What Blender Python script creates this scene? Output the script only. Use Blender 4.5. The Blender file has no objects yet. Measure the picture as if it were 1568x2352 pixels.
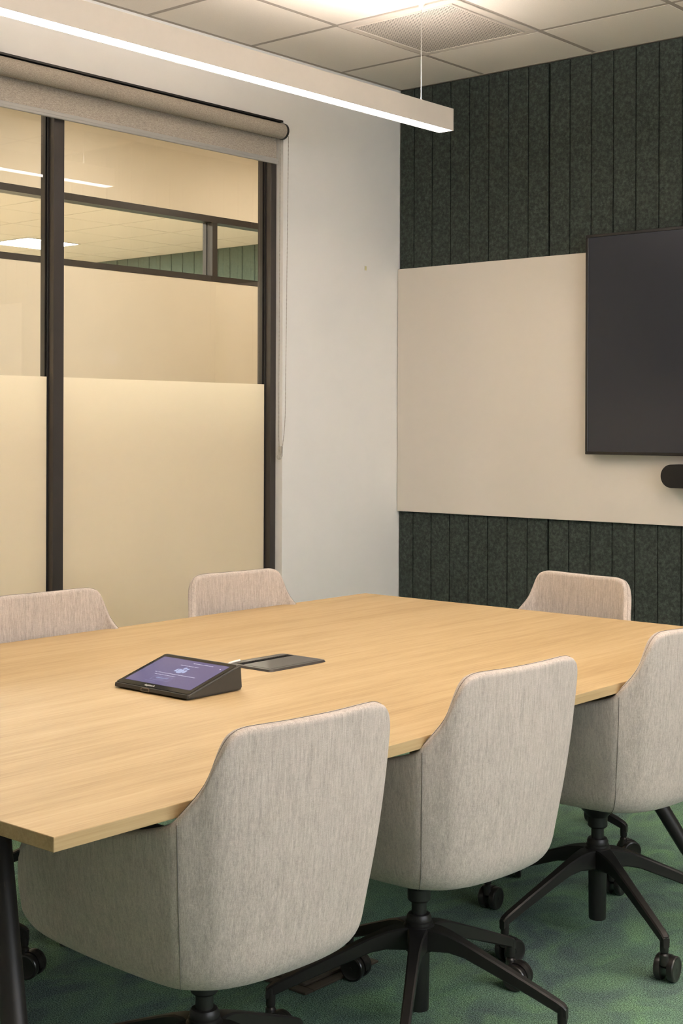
import bpy, bmesh, math, random
from mathutils import Vector, Matrix
random.seed(7)
PI = math.pi
scene = bpy.context.scene
COL = scene.collection

# ------------------------------------------------------------------ materials
def lin(r, g, b):
    def f(c):
        c /= 255.0
        return c / 12.92 if c <= 0.04045 else ((c + 0.055) / 1.055) ** 2.4
    return (f(r), f(g), f(b), 1.0)

class NT:
    """small helper around a node tree"""
    def __init__(self, name):
        self.m = bpy.data.materials.new(name)
        self.m.use_nodes = True
        self.t = self.m.node_tree
        self.b = self.t.nodes.get('Principled BSDF')
        self.out = self.t.nodes.get('Material Output')
    def n(self, typ, **kw):
        nd = self.t.nodes.new(typ)
        for k, v in kw.items():
            if k.startswith('i_'):
                key = k[2:].replace('_', ' ')
                nd.inputs[key].default_value = v
            else:
                setattr(nd, k, v)
        return nd
    def l(self, a, b):
        self.t.links.new(a, b)
    def coords(self, scale=(1, 1, 1), rot=(0, 0, 0), kind='Object'):
        tc = self.n('ShaderNodeTexCoord')
        mp = self.n('ShaderNodeMapping')
        mp.inputs['Scale'].default_value = scale
        mp.inputs['Rotation'].default_value = rot
        self.l(tc.outputs[kind], mp.inputs['Vector'])
        return mp.outputs['Vector']
    def noise(self, vec, scale, detail=2.0, rough=0.5, dist=0.0):
        nd = self.n('ShaderNodeTexNoise')
        nd.inputs['Scale'].default_value = scale
        nd.inputs['Detail'].default_value = detail
        nd.inputs['Roughness'].default_value = rough
        nd.inputs['Distortion'].default_value = dist
        self.l(vec, nd.inputs['Vector'])
        return nd.outputs['Fac']
    def ramp(self, fac, stops):
        nd = self.n('ShaderNodeValToRGB')
        e = nd.color_ramp.elements
        while len(e) < len(stops):
            e.new(0.5)
        for i, (p, c) in enumerate(stops):
            e[i].position = p
            e[i].color = c
        self.l(fac, nd.inputs['Fac'])
        return nd.outputs['Color']
    def mix(self, fac, a, b, mode='MIX'):
        nd = self.n('ShaderNodeMix', data_type='RGBA', blend_type=mode)
        ins = [i for i in nd.inputs if i.enabled]
        for sock, v in ((ins[0], fac), (ins[1], a), (ins[2], b)):
            if hasattr(v, 'is_linked'):
                self.l(v, sock)
            else:
                sock.default_value = v
        return [o for o in nd.outputs if o.enabled][0]
    def math(self, op, a, b=None):
        nd = self.n('ShaderNodeMath', operation=op)
        for i, v in enumerate((a, b)):
            if v is None:
                continue
            if hasattr(v, 'is_linked'):
                self.l(v, nd.inputs[i])
            else:
                nd.inputs[i].default_value = v
        return nd.outputs[0]
    def bump(self, h, strength, dist):
        nd = self.n('ShaderNodeBump')
        nd.inputs['Strength'].default_value = strength
        nd.inputs['Distance'].default_value = dist
        self.l(h, nd.inputs['Height'])
        self.l(nd.outputs['Normal'], self.b.inputs['Normal'])
    def base(self, c):
        if hasattr(c, 'is_linked'):
            self.l(c, self.b.inputs['Base Color'])
        else:
            self.b.inputs['Base Color'].default_value = c

def simple(name, col, rough=0.5, metal=0.0, spec=0.5, var=0.0, vscale=40.0, bump=0.0):
    t = NT(name)
    t.b.inputs['Roughness'].default_value = rough
    t.b.inputs['Metallic'].default_value = metal
    t.b.inputs['Specular IOR Level'].default_value = spec
    v = t.coords()
    f = t.noise(v, vscale, 3.0)
    a = tuple(max(0.0, c * (1 - var)) for c in col[:3]) + (1,)
    b = tuple(min(1.0, c * (1 + var)) for c in col[:3]) + (1,)
    t.base(t.ramp(f, [(0.3, a), (0.7, b)]))
    if bump:
        t.bump(t.noise(v, vscale * 4, 2.0), bump, 0.001)
    return t.m

M = {}
M['wall'] = simple('white_wall_paint', lin(232, 230, 226), 0.6, 0, 0.35, 0.012, 6.0, 0.04)
M['wall_warm'] = simple('warm_white_wall_paint', lin(228, 216, 194), 0.7, 0, 0.3, 0.012, 6.0)
M['ceiling_tile'] = simple('mineral_ceiling_tile', lin(216, 208, 196), 0.9, 0, 0.2, 0.035, 260.0, 0.12)
M['grid'] = simple('ceiling_grid_paint', lin(158, 149, 138), 0.8, 0, 0.1, 0.01)
M['diff'] = simple('diffuser_frame_paint', lin(192, 183, 171), 0.6, 0, 0.3, 0.01)
M['white_metal'] = simple('white_powder_coat', lin(192, 185, 175), 0.45, 0, 0.4, 0.01)
M['frame'] = simple('dark_bronze_aluminium', lin(66, 61, 57), 0.36, 0.3, 0.5, 0.04, 12)
M['gasket'] = simple('black_gasket_rubber', lin(24, 21, 19), 0.7)
M['black_metal'] = simple('black_powder_coat', lin(37, 34, 32), 0.42, 0.25, 0.5, 0.06, 30)
M['black_plastic'] = simple('black_plastic', lin(30, 28, 27), 0.38, 0, 0.5, 0.05, 30)
M['caster_black'] = simple('caster_black_nylon', lin(34, 31, 29), 0.28, 0.0, 0.6, 0.08, 60)
M['stitch'] = simple('grey_stitching', lin(112, 106, 100), 0.9)
M['chain'] = simple('nickel_bead_chain', lin(160, 150, 138), 0.3, 0.9)
M['alu'] = simple('satin_aluminium', lin(172, 170, 165), 0.45, 0.15, 0.5, 0.02)
M['floor_steel'] = simple('brown_floor_box_metal', lin(92, 83, 72), 0.45, 0.6, 0.5, 0.1, 20)
M['tablet'] = simple('dark_grey_tablet_case', lin(58, 56, 50), 0.5, 0, 0.4, 0.03, 60)
M['tablet_rim'] = simple('tablet_button_ring', lin(120, 108, 92), 0.4)
M['hatch'] = simple('anthracite_hatch', lin(72, 67, 62), 0.36, 0.3, 0.5, 0.03, 80)
M['brush'] = simple('black_brush_strip', lin(20, 18, 17), 0.9, 0, 0.2, 0.4, 300, 0.5)
M['cable'] = simple('white_cable', lin(225, 220, 212), 0.5)
M['mount'] = simple('ceiling_cable_mount', lin(225, 220, 210), 0.4)
M['tape'] = simple('yellow_tape', lin(206, 200, 150), 0.6)
M['bar_fabric'] = simple('charcoal_speaker_cloth', lin(38, 36, 33), 0.85, 0, 0.2, 0.15, 400, 0.2)
M['bezel'] = simple('black_screen_bezel', lin(30, 27, 25), 0.35)

# clear plastic
t = NT('clear_plastic')
t.b.inputs['Base Color'].default_value = lin(225, 220, 210)
t.b.inputs['Roughness'].default_value = 0.15
t.b.inputs['Alpha'].default_value = 0.45
M['clear'] = t.m

# grey melange upholstery
t = NT('grey_melange_upholstery')
f1 = t.noise(t.coords((850, 850, 34)), 1.0, 3.0, 0.6)
f2 = t.noise(t.coords((90, 90, 900)), 1.0, 2.0, 0.5)
f3 = t.noise(t.coords((1, 1, 1)), 1250.0, 2.0, 0.6)
f4 = t.noise(t.coords((190, 190, 9)), 1.0, 3.0, 0.55)
s = t.math('ADD', t.math('MULTIPLY', f1, 0.34), t.math('MULTIPLY', f2, 0.10))
s = t.math('ADD', s, t.math('MULTIPLY', f3, 0.36))
s = t.math('ADD', s, t.math('MULTIPLY', f4, 0.20))
t.base(t.ramp(s, [(0.34, lin(132, 125, 117)), (0.5, lin(178, 167, 157)), (0.66, lin(211, 202, 191))]))
t.b.inputs['Roughness'].default_value = 0.92
t.b.inputs['Specular IOR Level'].default_value = 0.15
t.b.inputs['Sheen Weight'].default_value = 0.15
t.b.inputs['Sheen Roughness'].default_value = 0.5
t.bump(s, 0.3, 0.001)
M['fabric'] = t.m

# roller blind cloth
t = NT('oatmeal_blind_cloth')
v = t.coords((700, 160, 700))
f = t.math('ADD', t.math('MULTIPLY', t.noise(v, 1.0, 3.0), 0.6), t.math('MULTIPLY', t.noise(t.coords(), 900, 2), 0.4))
t.base(t.ramp(f, [(0.35, lin(140, 131, 120)), (0.65, lin(196, 187, 174))]))
t.b.inputs['Roughness'].default_value = 0.95
t.b.inputs['Specular IOR Level'].default_value = 0.1
M['blind'] = t.m

# oak veneer, grain along y
t = NT('light_oak_veneer')
va = t.coords((26, 0.9, 26))
vb = t.coords((230, 7, 230))
vc = t.coords((5, 0.5, 5))
fa = t.noise(va, 1.0, 5.0, 0.6, 0.35)
fb = t.noise(vb, 1.0, 3.0, 0.6)
fc = t.noise(vc, 1.0, 2.0, 0.5)
g = t.math('ADD', t.math('MULTIPLY', fa, 0.42), t.math('MULTIPLY', fb, 0.44))
g = t.math('ADD', g, t.math('MULTIPLY', fc, 0.14))
t.base(t.ramp(g, [(0.34, lin(160, 134, 94)), (0.5, lin(176, 151, 110)), (0.66, lin(186, 162, 122))]))
t.b.inputs['Roughness'].default_value = 0.55
t.b.inputs['Specular IOR Level'].default_value = 0.22
t.bump(fb, 0.05, 0.0006)
M['oak'] = t.m

# green felt
def felt(name, dark, mid, light):
    t = NT(name)
    v = t.coords()
    f = t.math('ADD', t.math('MULTIPLY', t.noise(v, 70, 5.0, 0.7), 0.6), t.math('MULTIPLY', t.noise(v, 420, 3.0, 0.7), 0.4))
    t.base(t.ramp(f, [(0.36, dark), (0.5, mid), (0.66, light)]))
    t.b.inputs['Roughness'].default_value = 0.97
    t.b.inputs['Specular IOR Level'].default_value = 0.08
    t.bump(f, 0.25, 0.002)
    return t.m
M['felt'] = felt('dark_green_felt', lin(44, 47, 44), lin(60, 66, 61), lin(86, 93, 87))
M['felt_far'] = felt('green_felt_beyond', lin(66, 80, 73), lin(80, 94, 86), lin(96, 110, 102))

# carpet
t = NT('green_loop_carpet')
v = t.coords((1, 1, 1))
w = t.noise(t.coords((1.0, 0.62, 1.0), (0, 0, 0.6)), 7.5, 4.0, 0.55, 1.1)
w2 = t.noise(t.coords((1.0, 0.55, 1.0), (0, 0, -0.4)), 3.2, 3.0, 0.5, 0.8)
wave = t.n('ShaderNodeTexVoronoi')
wave.inputs['Scale'].default_value = 260.0
t.l(v, wave.inputs['Vector'])
fine = t.noise(v, 330.0, 3.0, 0.7)
base1 = t.ramp(w, [(0.36, lin(92, 111, 106)), (0.5, lin(108, 137, 116)), (0.64, lin(120, 156, 117))])
base2 = t.ramp(w2, [(0.40, lin(94, 109, 108)), (0.62, lin(115, 149, 120))])
mx = t.mix(0.42, base1, base2)
fr = t.ramp(fine, [(0.39, (0.28, 0.28, 0.28, 1)), (0.61, (1.7, 1.7, 1.7, 1))])
t.base(t.mix(1.0, mx, fr, 'MULTIPLY'))
t.b.inputs['Roughness'].default_value = 1.0
t.b.inputs['Specular IOR Level'].default_value = 0.05
h = t.math('ADD', t.math('MULTIPLY', wave.outputs['Distance'], 0.6), t.math('MULTIPLY', fine, 0.5))
t.bump(h, 0.8, 0.004)
M['carpet'] = t.m

# perforated diffuser plate
t = NT('perforated_grey_plate')
tc = t.n('ShaderNodeTexCoord')
sp = t.n('ShaderNodeSeparateXYZ')
t.l(tc.outputs['Object'], sp.inputs[0])
P = 0.0128
fx = t.math('SUBTRACT', t.math('FRACT', t.math('DIVIDE', t.math('ADD', sp.outputs[0], 10.0), P)), 0.5)
fy = t.math('SUBTRACT', t.math('FRACT', t.math('DIVIDE', t.math('ADD', sp.outputs[1], 10.0), P)), 0.5)
d = t.math('SQRT', t.math('ADD', t.math('MULTIPLY', fx, fx), t.math('MULTIPLY', fy, fy)))
t.base(t.ramp(d, [(0.27, lin(66, 61, 56)), (0.35, lin(196, 187, 174))]))
t.b.inputs['Roughness'].default_value = 0.6
M['perf'] = t.m

# whiteboard (back painted glass)
t = NT('gloss_white_board')
t.base(lin(214, 206, 195))
t.b.inputs['Roughness'].default_value = 0.22
t.b.inputs['Specular IOR Level'].default_value = 0.5
M['board'] = t.m

# television screen (switched on, nearly black)
t = NT('dark_screen_glass')
t.base(lin(22, 22, 24))
t.b.inputs['Roughness'].default_value = 0.22
t.b.inputs['Emission Color'].default_value = lin(52, 52, 56)
t.b.inputs['Emission Strength'].default_value = 0.12
M['tv'] = t.m

def emit(name, col, strength, gloss=False):
    t = NT(name)
    t.base((0.02, 0.02, 0.02, 1))
    t.b.inputs['Emission Color'].default_value = col
    t.b.inputs['Emission Strength'].default_value = strength
    t.b.inputs['Roughness'].default_value = 0.12
    return t.m
M['display'] = emit('purple_display', lin(108, 98, 150), 0.17)
M['ui_white'] = emit('display_white', lin(226, 222, 240), 0.26)
M['ui_pale'] = emit('display_pale_blue', lin(178, 190, 232), 0.2)
M['ui_line'] = emit('display_outline', lin(170, 164, 205), 0.19)
M['tv_logo'] = emit('screen_pale_logo', lin(230, 230, 240), 0.12)
M['print_white'] = simple('printed_white', lin(215, 212, 205), 0.5)
M['tab_glass'] = simple('black_cover_glass', lin(20, 19, 18), 0.1)
WARM = (1.0, 0.90, 0.85, 1)
M['lamp_down'] = emit('lamp_diffuser_glow', WARM, 3.6)
M['lamp_up'] = emit('lamp_uplight_glow', WARM, 36.0)  # stronger top glow, used by the two added pendants
M['lamp_up_dim'] = emit('lamp_uplight_dimmed_glow', WARM, 12.5)
M['panel_light'] = emit('ceiling_panel_glow', (1.0, 0.95, 0.86, 1), 40.0)
M['down_light'] = emit('corridor_downlight_glow', (1.0, 0.885, 0.78, 1), 50.0)

# thin glass: fresnel mix of clear and mirror on the outside faces
t = NT('clear_window_glass')
t.t.nodes.remove(t.b)
tr = t.n('ShaderNodeBsdfTransparent')
tr.inputs['Color'].default_value = (0.955, 0.965, 0.95, 1)
gl = t.n('ShaderNodeBsdfGlossy')
gl.inputs['Roughness'].default_value = 0.0
fr = t.n('ShaderNodeFresnel')
fr.inputs['IOR'].default_value = 1.5
geo = t.n('ShaderNodeNewGeometry')
fac = t.math('MULTIPLY', fr.outputs[0], 1.7)
fac = t.math('MULTIPLY', fac, t.math('SUBTRACT', 1.0, geo.outputs['Backfacing']))
ms = t.n('ShaderNodeMixShader')
t.l(fac, ms.inputs[0]); t.l(tr.outputs[0], ms.inputs[1]); t.l(gl.outputs[0], ms.inputs[2])
t.l(ms.outputs[0], t.out.inputs['Surface'])
M['glass'] = t.m

# frosted privacy film
t = NT('frosted_film')
t.t.nodes.remove(t.b)
tl = t.n('ShaderNodeBsdfTranslucent')
tl.inputs['Color'].default_value = lin(246, 240, 226)
df = t.n('ShaderNodeBsdfDiffuse')
df.inputs['Color'].default_value = lin(236, 228, 212)
ms = t.n('ShaderNodeMixShader')
ms.inputs[0].default_value = 0.42
t.l(tl.outputs[0], ms.inputs[1]); t.l(df.outputs[0], ms.inputs[2])
t.l(ms.outputs[0], t.out.inputs['Surface'])
M['film'] = t.m

# ------------------------------------------------------------------ object helpers
def link(o):
    COL.objects.link(o)
    return o

def tag(o, label, cat, group=None):
    o['label'] = label
    o['category'] = cat
    if group:
        o['group'] = group
    return o

def thing(name, label, cat, loc=(0, 0, 0), rz=0.0, group=None):
    o = bpy.data.objects.new(name, None)
    o.empty_display_size = 0.1
    o.location = loc
    o.rotation_euler = (0, 0, rz)
    link(o)
    return tag(o, label, cat, group)

def struct_root(name, loc=(0, 0, 0)):
    o = bpy.data.objects.new(name, None)
    o.location = loc
    o['kind'] = 'structure'
    return link(o)

def build(name, bm, mats, parent=None, smooth=False, world=False, label=None):
    """one mesh object from a bmesh; world=True: coordinates are world ones"""
    if world and parent is not None:
        bmesh.ops.translate(bm, verts=bm.verts, vec=-Vector(parent.location))
    bmesh.ops.recalc_face_normals(bm, faces=bm.faces)
    me = bpy.data.meshes.new(name)
    bm.to_mesh(me)
    bm.free()
    for m in (mats if isinstance(mats, (list, tuple)) else [mats]):
        me.materials.append(m)
    if smooth:
        for p in me.polygons:
            p.use_smooth = True
    o = bpy.data.objects.new(name, me)
    link(o)
    if parent is not None:
        o.parent = parent
    if label:
        o['label'] = label
    return o

def auto_smooth(o, ang=0.6):
    me = o.data
    for p in me.polygons:
        p.use_smooth = True
    bm = bmesh.new()
    bm.from_mesh(me)
    for e in bm.edges:
        if len(e.link_faces) == 2 and e.calc_face_angle(0.0) > ang:
            e.smooth = False
    bm.to_mesh(me)
    bm.free()

def add_box(bm, x0, x1, y0, y1, z0, z1, bevel=0.0, seg=2, mi=0):
    nb = bmesh.new()
    bmesh.ops.create_cube(nb, size=1.0)
    for v in nb.verts:
        v.co = Vector(((x0 + x1) / 2 + v.co.x * (x1 - x0), (y0 + y1) / 2 + v.co.y * (y1 - y0), (z0 + z1) / 2 + v.co.z * (z1 - z0)))
    if bevel > 0:
        bmesh.ops.bevel(nb, geom=nb.edges[:], offset=bevel, segments=seg, affect='EDGES', profile=0.5)
    for f in nb.faces:
        f.material_index = mi
    join(bm, nb)

def join(bm, nb):
    me = bpy.data.meshes.new('tmp')
    nb.to_mesh(me)
    nb.free()
    bm.from_mesh(me)
    bpy.data.meshes.remove(me)

def add_lathe(bm, prof, seg=24, center=(0, 0, 0), axis='Z', mi=0, cap=True):
    """prof: list of (r, h)"""
    nb = bmesh.new()
    rings = []
    for r, h in prof:
        ring = []
        for i in range(seg):
            a = 2 * PI * i / seg
            ring.append(nb.verts.new((r * math.cos(a), r * math.sin(a), h)))
        rings.append(ring)
    for k in range(len(rings) - 1):
        for i in range(seg):
            j = (i + 1) % seg
            nb.faces.new((rings[k][i], rings[k][j], rings[k + 1][j], rings[k + 1][i]))
    if cap:
        nb.faces.new(rings[0][::-1])
        nb.faces.new(rings[-1])
    if axis == 'X':
        bmesh.ops.rotate(nb, verts=nb.verts, matrix=Matrix.Rotation(PI / 2, 3, 'Y'))
    elif axis == 'Y':
        bmesh.ops.rotate(nb, verts=nb.verts, matrix=Matrix.Rotation(-PI / 2, 3, 'X'))
    bmesh.ops.translate(nb, verts=nb.verts, vec=center)
    for f in nb.faces:
        f.material_index = mi
    join(bm, nb)

def add_tube(bm, pts, rad, seg=10, mi=0, cap=True):
    pts = [Vector(p) for p in pts]
    if not isinstance(rad, (list, tuple)):
        rad = [rad] * len(pts)
    rings = []
    prev = None
    for i, p in enumerate(pts):
        if i == 0:
            d = pts[1] - pts[0]
        elif i == len(pts) - 1:
            d = pts[-1] - pts[-2]
        else:
            d = (pts[i + 1] - pts[i]).normalized() + (pts[i] - pts[i - 1]).normalized()
        d.normalize()
        if prev is None:
            a = Vector((0, 0, 1)) if abs(d.z) < 0.9 else Vector((1, 0, 0))
            n = d.cross(a).normalized()
        else:
            n = (prev - d * prev.dot(d)).normalized()
        prev = n
        b = d.cross(n)
        rings.append([bm.verts.new(p + (n * math.cos(2 * PI * k / seg) + b * math.sin(2 * PI * k / seg)) * rad[i]) for k in range(seg)])
    fs = []
    for k in range(len(rings) - 1):
        for i in range(seg):
            j = (i + 1) % seg
            fs.append(bm.faces.new((rings[k][i], rings[k][j], rings[k + 1][j], rings[k + 1][i])))
    if cap:
        fs.append(bm.faces.new(rings[0][::-1]))
        fs.append(bm.faces.new(rings[-1]))
    for f in fs:
        f.material_index = mi

def add_prism(bm, poly, z0, z1, mi=0):
    """poly: list of (x, y) extruded in z"""
    a = [bm.verts.new((x, y, z0)) for x, y in poly]
    b = [bm.verts.new((x, y, z1)) for x, y in poly]
    n = len(poly)
    fs = [bm.faces.new(a[::-1]), bm.faces.new(b)]
    for i in range(n):
        j = (i + 1) % n
        fs.append(bm.faces.new((a[i], a[j], b[j], b[i])))
    for f in fs:
        f.material_index = mi

def rrect(x0, x1, y0, y1, r, seg=5):
    pts = []
    for cx, cy, a0 in ((x1 - r, y1 - r, 0), (x0 + r, y1 - r, PI / 2), (x0 + r, y0 + r, PI), (x1 - r, y0 + r, 1.5 * PI)):
        for k in range(seg + 1):
            a = a0 + PI / 2 * k / seg
            pts.append((cx + r * math.cos(a), cy + r * math.sin(a)))
    return pts

def sbox(name, x0, x1, y0, y1, z0, z1, mat, bevel=0.0):
    bm = bmesh.new()
    add_box(bm, x0, x1, y0, y1, z0, z1, bevel)
    o = build(name, bm, mat)
    o['kind'] = 'structure'
    return o

def pbox(name, parent, x0, x1, y0, y1, z0, z1, mat, bevel=0.0, label=None):
    bm = bmesh.new()
    add_box(bm, x0, x1, y0, y1, z0, z1, bevel)
    return build(name, bm, mat, parent, world=True, label=label)

# ------------------------------------------------------------------ room
CEIL = 2.98
XR, YB = 5.7, -7.6          # right wall and back wall of the room
W_Y0, W_Y1, W_Z0, W_Z1 = -4.70, -0.863, 0.10, 2.686    # glazed opening in the left wall

sbox('floor', -0.13, XR + 0.2, YB - 0.2, 4.2, -0.12, 0.0, M['carpet'])

sbox('floor_beyond', -8.2, -0.13, YB - 0.2, 4.2, -0.12, 0.0, simple('greige_carpet', lin(150, 138, 122), 1.0, 0, 0.05, 0.1, 200))
# left wall with its opening (ring of boxes in one mesh)
bm = bmesh.new()
add_box(bm, -0.13, 0, W_Y1, 0.0, 0, CEIL)
add_box(bm, -0.13, 0, W_Y0, W_Y1, W_Z1, CEIL)
add_box(bm, -0.13, 0, W_Y0, W_Y1, 0, W_Z0)
add_box(bm, -0.13, 0, YB, W_Y0, 0, CEIL)
o = build('wall_left', bm, M['wall']); o['kind'] = 'structure'
sbox('wall_back', -0.13, XR + 0.13, 0.0, 0.13, 0, CEIL + 0.12, M['wall'])
sbox('wall_front', -0.13, XR + 0.13, YB - 0.13, YB, 0, CEIL + 0.12, M['wall'])
# right wall with an opening for the added daylight window
R_Y0, R_Y1, R_Z0, R_Z1 = -4.6, -1.6, 0.85, 2.45
bm = bmesh.new()
add_box(bm, XR, XR + 0.13, R_Y1, 0.0, 0, CEIL + 0.12)
add_box(bm, XR, XR + 0.13, YB, R_Y0, 0, CEIL + 0.12)
add_box(bm, XR, XR + 0.13, R_Y0, R_Y1, 0, R_Z0)
add_box(bm, XR, XR + 0.13, R_Y0, R_Y1, R_Z1, CEIL + 0.12)
o = build('wall_right', bm, M['wall']); o['kind'] = 'structure'

# ceiling: tegular tiles hung in a tee grid
bm = bmesh.new()
GX, GY, PITCH, HALF = 0.497, -0.476, 0.6, 0.0125
kx0, kx1 = -1, int((XR - GX) / PITCH) + 1
ky0, ky1 = -1, int((GY - YB) / PITCH) + 1
for i in range(kx0, kx1):
    for j in range(ky0, ky1):
        xa, xb = GX + i * PITCH + HALF, GX + (i + 1) * PITCH - HALF
        yb, ya = GY - j * PITCH - HALF, GY - (j + 1) * PITCH + HALF
        xa, xb = max(xa, 0.0), min(xb, XR)
        ya, yb = max(ya, YB), min(yb, -0.0)
        if xb - xa < 0.02 or yb - ya < 0.02:
            continue
        if i == 0 and j == 0:
            continue            # the air diffuser sits in this bay
        add_box(bm, xa, xb, ya, yb, CEIL, CEIL + 0.03)
ceil = build('ceiling', bm, M['ceiling_tile']); ceil['kind'] = 'structure'
bm = bmesh.new()
add_box(bm, 0, XR, YB, 0, CEIL + 0.0012, CEIL + 0.10)
g = build('ceiling_grid', bm, M['grid'], ceil)
bm = bmesh.new()
add_box(bm, 0.0, 0.018, YB, 0, CEIL - 0.001, CEIL + 0.012)
add_box(bm, 0.0, XR, -0.030, -0.012, CEIL - 0.001, CEIL + 0.012)
build('edge_trim', bm, M['grid'], ceil)

# air diffuser in the ceiling
dx0, dx1, dy0, dy1 = GX + 0.004, GX + PITCH - 0.004, GY - PITCH + 0.004, GY - 0.004
root = thing('air_diffuser', 'square grey perforated air diffuser set in the tiled ceiling', 'air vent', ((dx0 + dx1) / 2, (dy0 + dy1) / 2, CEIL))
bm = bmesh.new()
fw = 0.046
for (a, b, c, d) in ((dx0, dx1, dy0, dy0 + fw), (dx0, dx1, dy1 - fw, dy1), (dx0, dx0 + fw, dy0 + fw, dy1 - fw), (dx1 - fw, dx1, dy0 + fw, dy1 - fw)):
    add_box(bm, a, b, c, d, CEIL - 0.004, CEIL + 0.010, 0.0015, 1)
build('frame', bm, M['diff'], root, world=True)
bm = bmesh.new()
for (a, b, c, d) in ((dx0 + fw - 0.006, dx1 - fw + 0.006, dy0 + fw - 0.006, dy0 + fw), (dx0 + fw - 0.006, dx1 - fw + 0.006, dy1 - fw, dy1 - fw + 0.006),
                     (dx0 + fw - 0.006, dx0 + fw, dy0 + fw, dy1 - fw), (dx1 - fw, dx1 - fw + 0.006, dy0 + fw, dy1 - fw)):
    add_box(bm, a, b, c, d, CEIL - 0.010, CEIL - 0.003, 0.001, 1)
build('lip', bm, M['diff'], root, world=True)
pbox('perforated_plate', root, dx0 + fw, dx1 - fw, dy0 + fw, dy1 - fw, CEIL - 0.007, CEIL + 0.004, M['perf'])

# felt panels on the back wall
FELT_T = 0.024
def felt_panel(x0, x1, label):
    bm = bmesh.new()
    add_box(bm, x0 + 0.004, x1 - 0.004, -FELT_T + 0.008, -0.0005, 0.002, CEIL - 0.004)
    add_box(bm, x0 - 0.0008, x1 + 0.0008, -0.004, -0.0005, 0.002, CEIL - 0.004)
    n = int(round((x1 - x0) / 0.11))
    edges = []
    # grooves at 0.089 + 0.11 k
    xs = [x0 + 0.0015]
    k = 0
    while True:
        gx = 0.089 + 0.11 * k
        if gx > x1 - 0.02:
            break
        if gx > x0 + 0.02:
            xs.append(gx)
        k += 1
    xs.append(x1 - 0.0015)
    for a, b in zip(xs[:-1], xs[1:]):
        add_box(bm, a + 0.0026, b - 0.0026, -FELT_T, -FELT_T + 0.009, 0.002, CEIL - 0.004, 0.0022, 1)
    o = build('acoustic_panel', bm, M['felt'])
    tag(o, label, 'wall panel', 'felt panels on the back wall')
felt_panel(0.0, 0.859, 'dark green grooved felt wall panel in the corner beside the white wall')
felt_panel(0.862, 2.069, 'dark green grooved felt wall panel behind the television, right of the black joint')
felt_panel(2.071, 3.279, 'dark green grooved felt wall panel past the right end of the television')
felt_panel(3.281, 4.489, 'dark green grooved felt wall panel beyond the end of the whiteboard')
felt_panel(4.491, XR, 'dark green grooved felt wall panel in the right corner of the room')

# whiteboard
bm = bmesh.new()
add_box(bm, 0.004, 3.70, -FELT_T - 0.016, -FELT_T - 0.0005, 0.910, 2.098, 0.0012, 1)
tag(build('whiteboard', bm, M['board']), 'long glossy white writing board mounted across the green felt wall', 'whiteboard')
WBF = -FELT_T - 0.016

# television
TX0, TX1, TZ0, TZ1 = 1.098, 2.792, 1.207, 2.166
TYF = -0.098
tv = thing('television', 'large black flat television mounted over the whiteboard', 'television', ((TX0 + TX1) / 2, WBF, TZ0))
bm = bmesh.new()
add_box(bm, TX0 + 0.01, TX1 - 0.01, TYF + 0.012, WBF - 0.012, TZ0 + 0.01, TZ1 - 0.01, 0.006)
build('back_cover', bm, M['black_plastic'], tv, world=True)
bm = bmesh.new()
bw = 0.013
for (a, b, c, d) in ((TX0, TX1, TZ0, TZ0 + bw), (TX0, TX1, TZ1 - bw, TZ1), (TX0, TX0 + bw, TZ0 + bw, TZ1 - bw), (TX1 - bw, TX1, TZ0 + bw, TZ1 - bw)):
    add_box(bm, a, b, TYF - 0.002, TYF + 0.03, c, d, 0.0015, 1)
build('bezel', bm, M['bezel'], tv, world=True)
scr = pbox('screen', tv, TX0 + bw - 0.002, TX1 - bw + 0.002, TYF + 0.002, TYF + 0.014, TZ0 + bw - 0.002, TZ1 - bw + 0.002, M['tv'])
bm = bmesh.new()
cx, cz = (TX0 + TX1) / 2, 1.72
for (ox, oz, r) in ((-0.03, 0.0, 0.045), (0.035, 0.005, 0.035), (0.0, 0.05, 0.022), (0.045, 0.055, 0.016)):
    add_lathe(bm, [(r, 0), (r, 0.001)], 20, (cx + ox, TYF + 0.0008, cz + oz), 'Y')
add_box(bm, cx - 0.13, cx + 0.13, TYF + 0.0008, TYF + 0.0018, cz - 0.155, cz - 0.147)
build('screen_logo', bm, M['tv_logo'], tv, world=True, label='pale glowing logo with a bar below it')
pbox('wall_bracket', tv, cx - 0.3, cx + 0.3, WBF - 0.014, WBF - 0.0005, 1.5, 1.9, M['black_metal'])

# video bar below the television
bm = bmesh.new()
BX0, BX1, BZ0, BZ1 = 1.473, 2.417, 1.073, 1.171
pts = rrect(BX0, BX1, BZ0, BZ1, 0.0488, 12)
nb = bmesh.new()
yf, yb = -0.118, WBF - 0.004
fr = [nb.verts.new((x, yf, z)) for x, z in pts]
bk = [nb.verts.new((x, yb, z)) for x, z in pts]
nb.faces.new(fr); nb.faces.new(bk[::-1])
for i in range(len(pts)):
    j = (i + 1) % len(pts)
    nb.faces.new((fr[i], bk[i], bk[j], fr[j]))
fe = [e for e in nb.edges if all(v in fr for v in e.verts)]
bmesh.ops.bevel(nb, geom=fe, offset=0.008, segments=4, affect='EDGES', profile=0.5)
join(bm, nb)
vb = thing('video_bar', 'black pill-shaped video bar mounted below the television', 'speaker', ((BX0 + BX1) / 2, WBF, BZ0))
o = build('body', bm, M['bar_fabric'], vb, world=True); auto_smooth(o, 0.7)
bm = bmesh.new()
add_lathe(bm, [(0.026, 0), (0.026, 0.004), (0.018, 0.006)], 28, ((BX0 + BX1) / 2, -0.118 - 0.006, 1.122), 'Y')
o = build('camera_lens', bm, M['tab_glass'], vb, world=True); auto_smooth(o)

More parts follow.
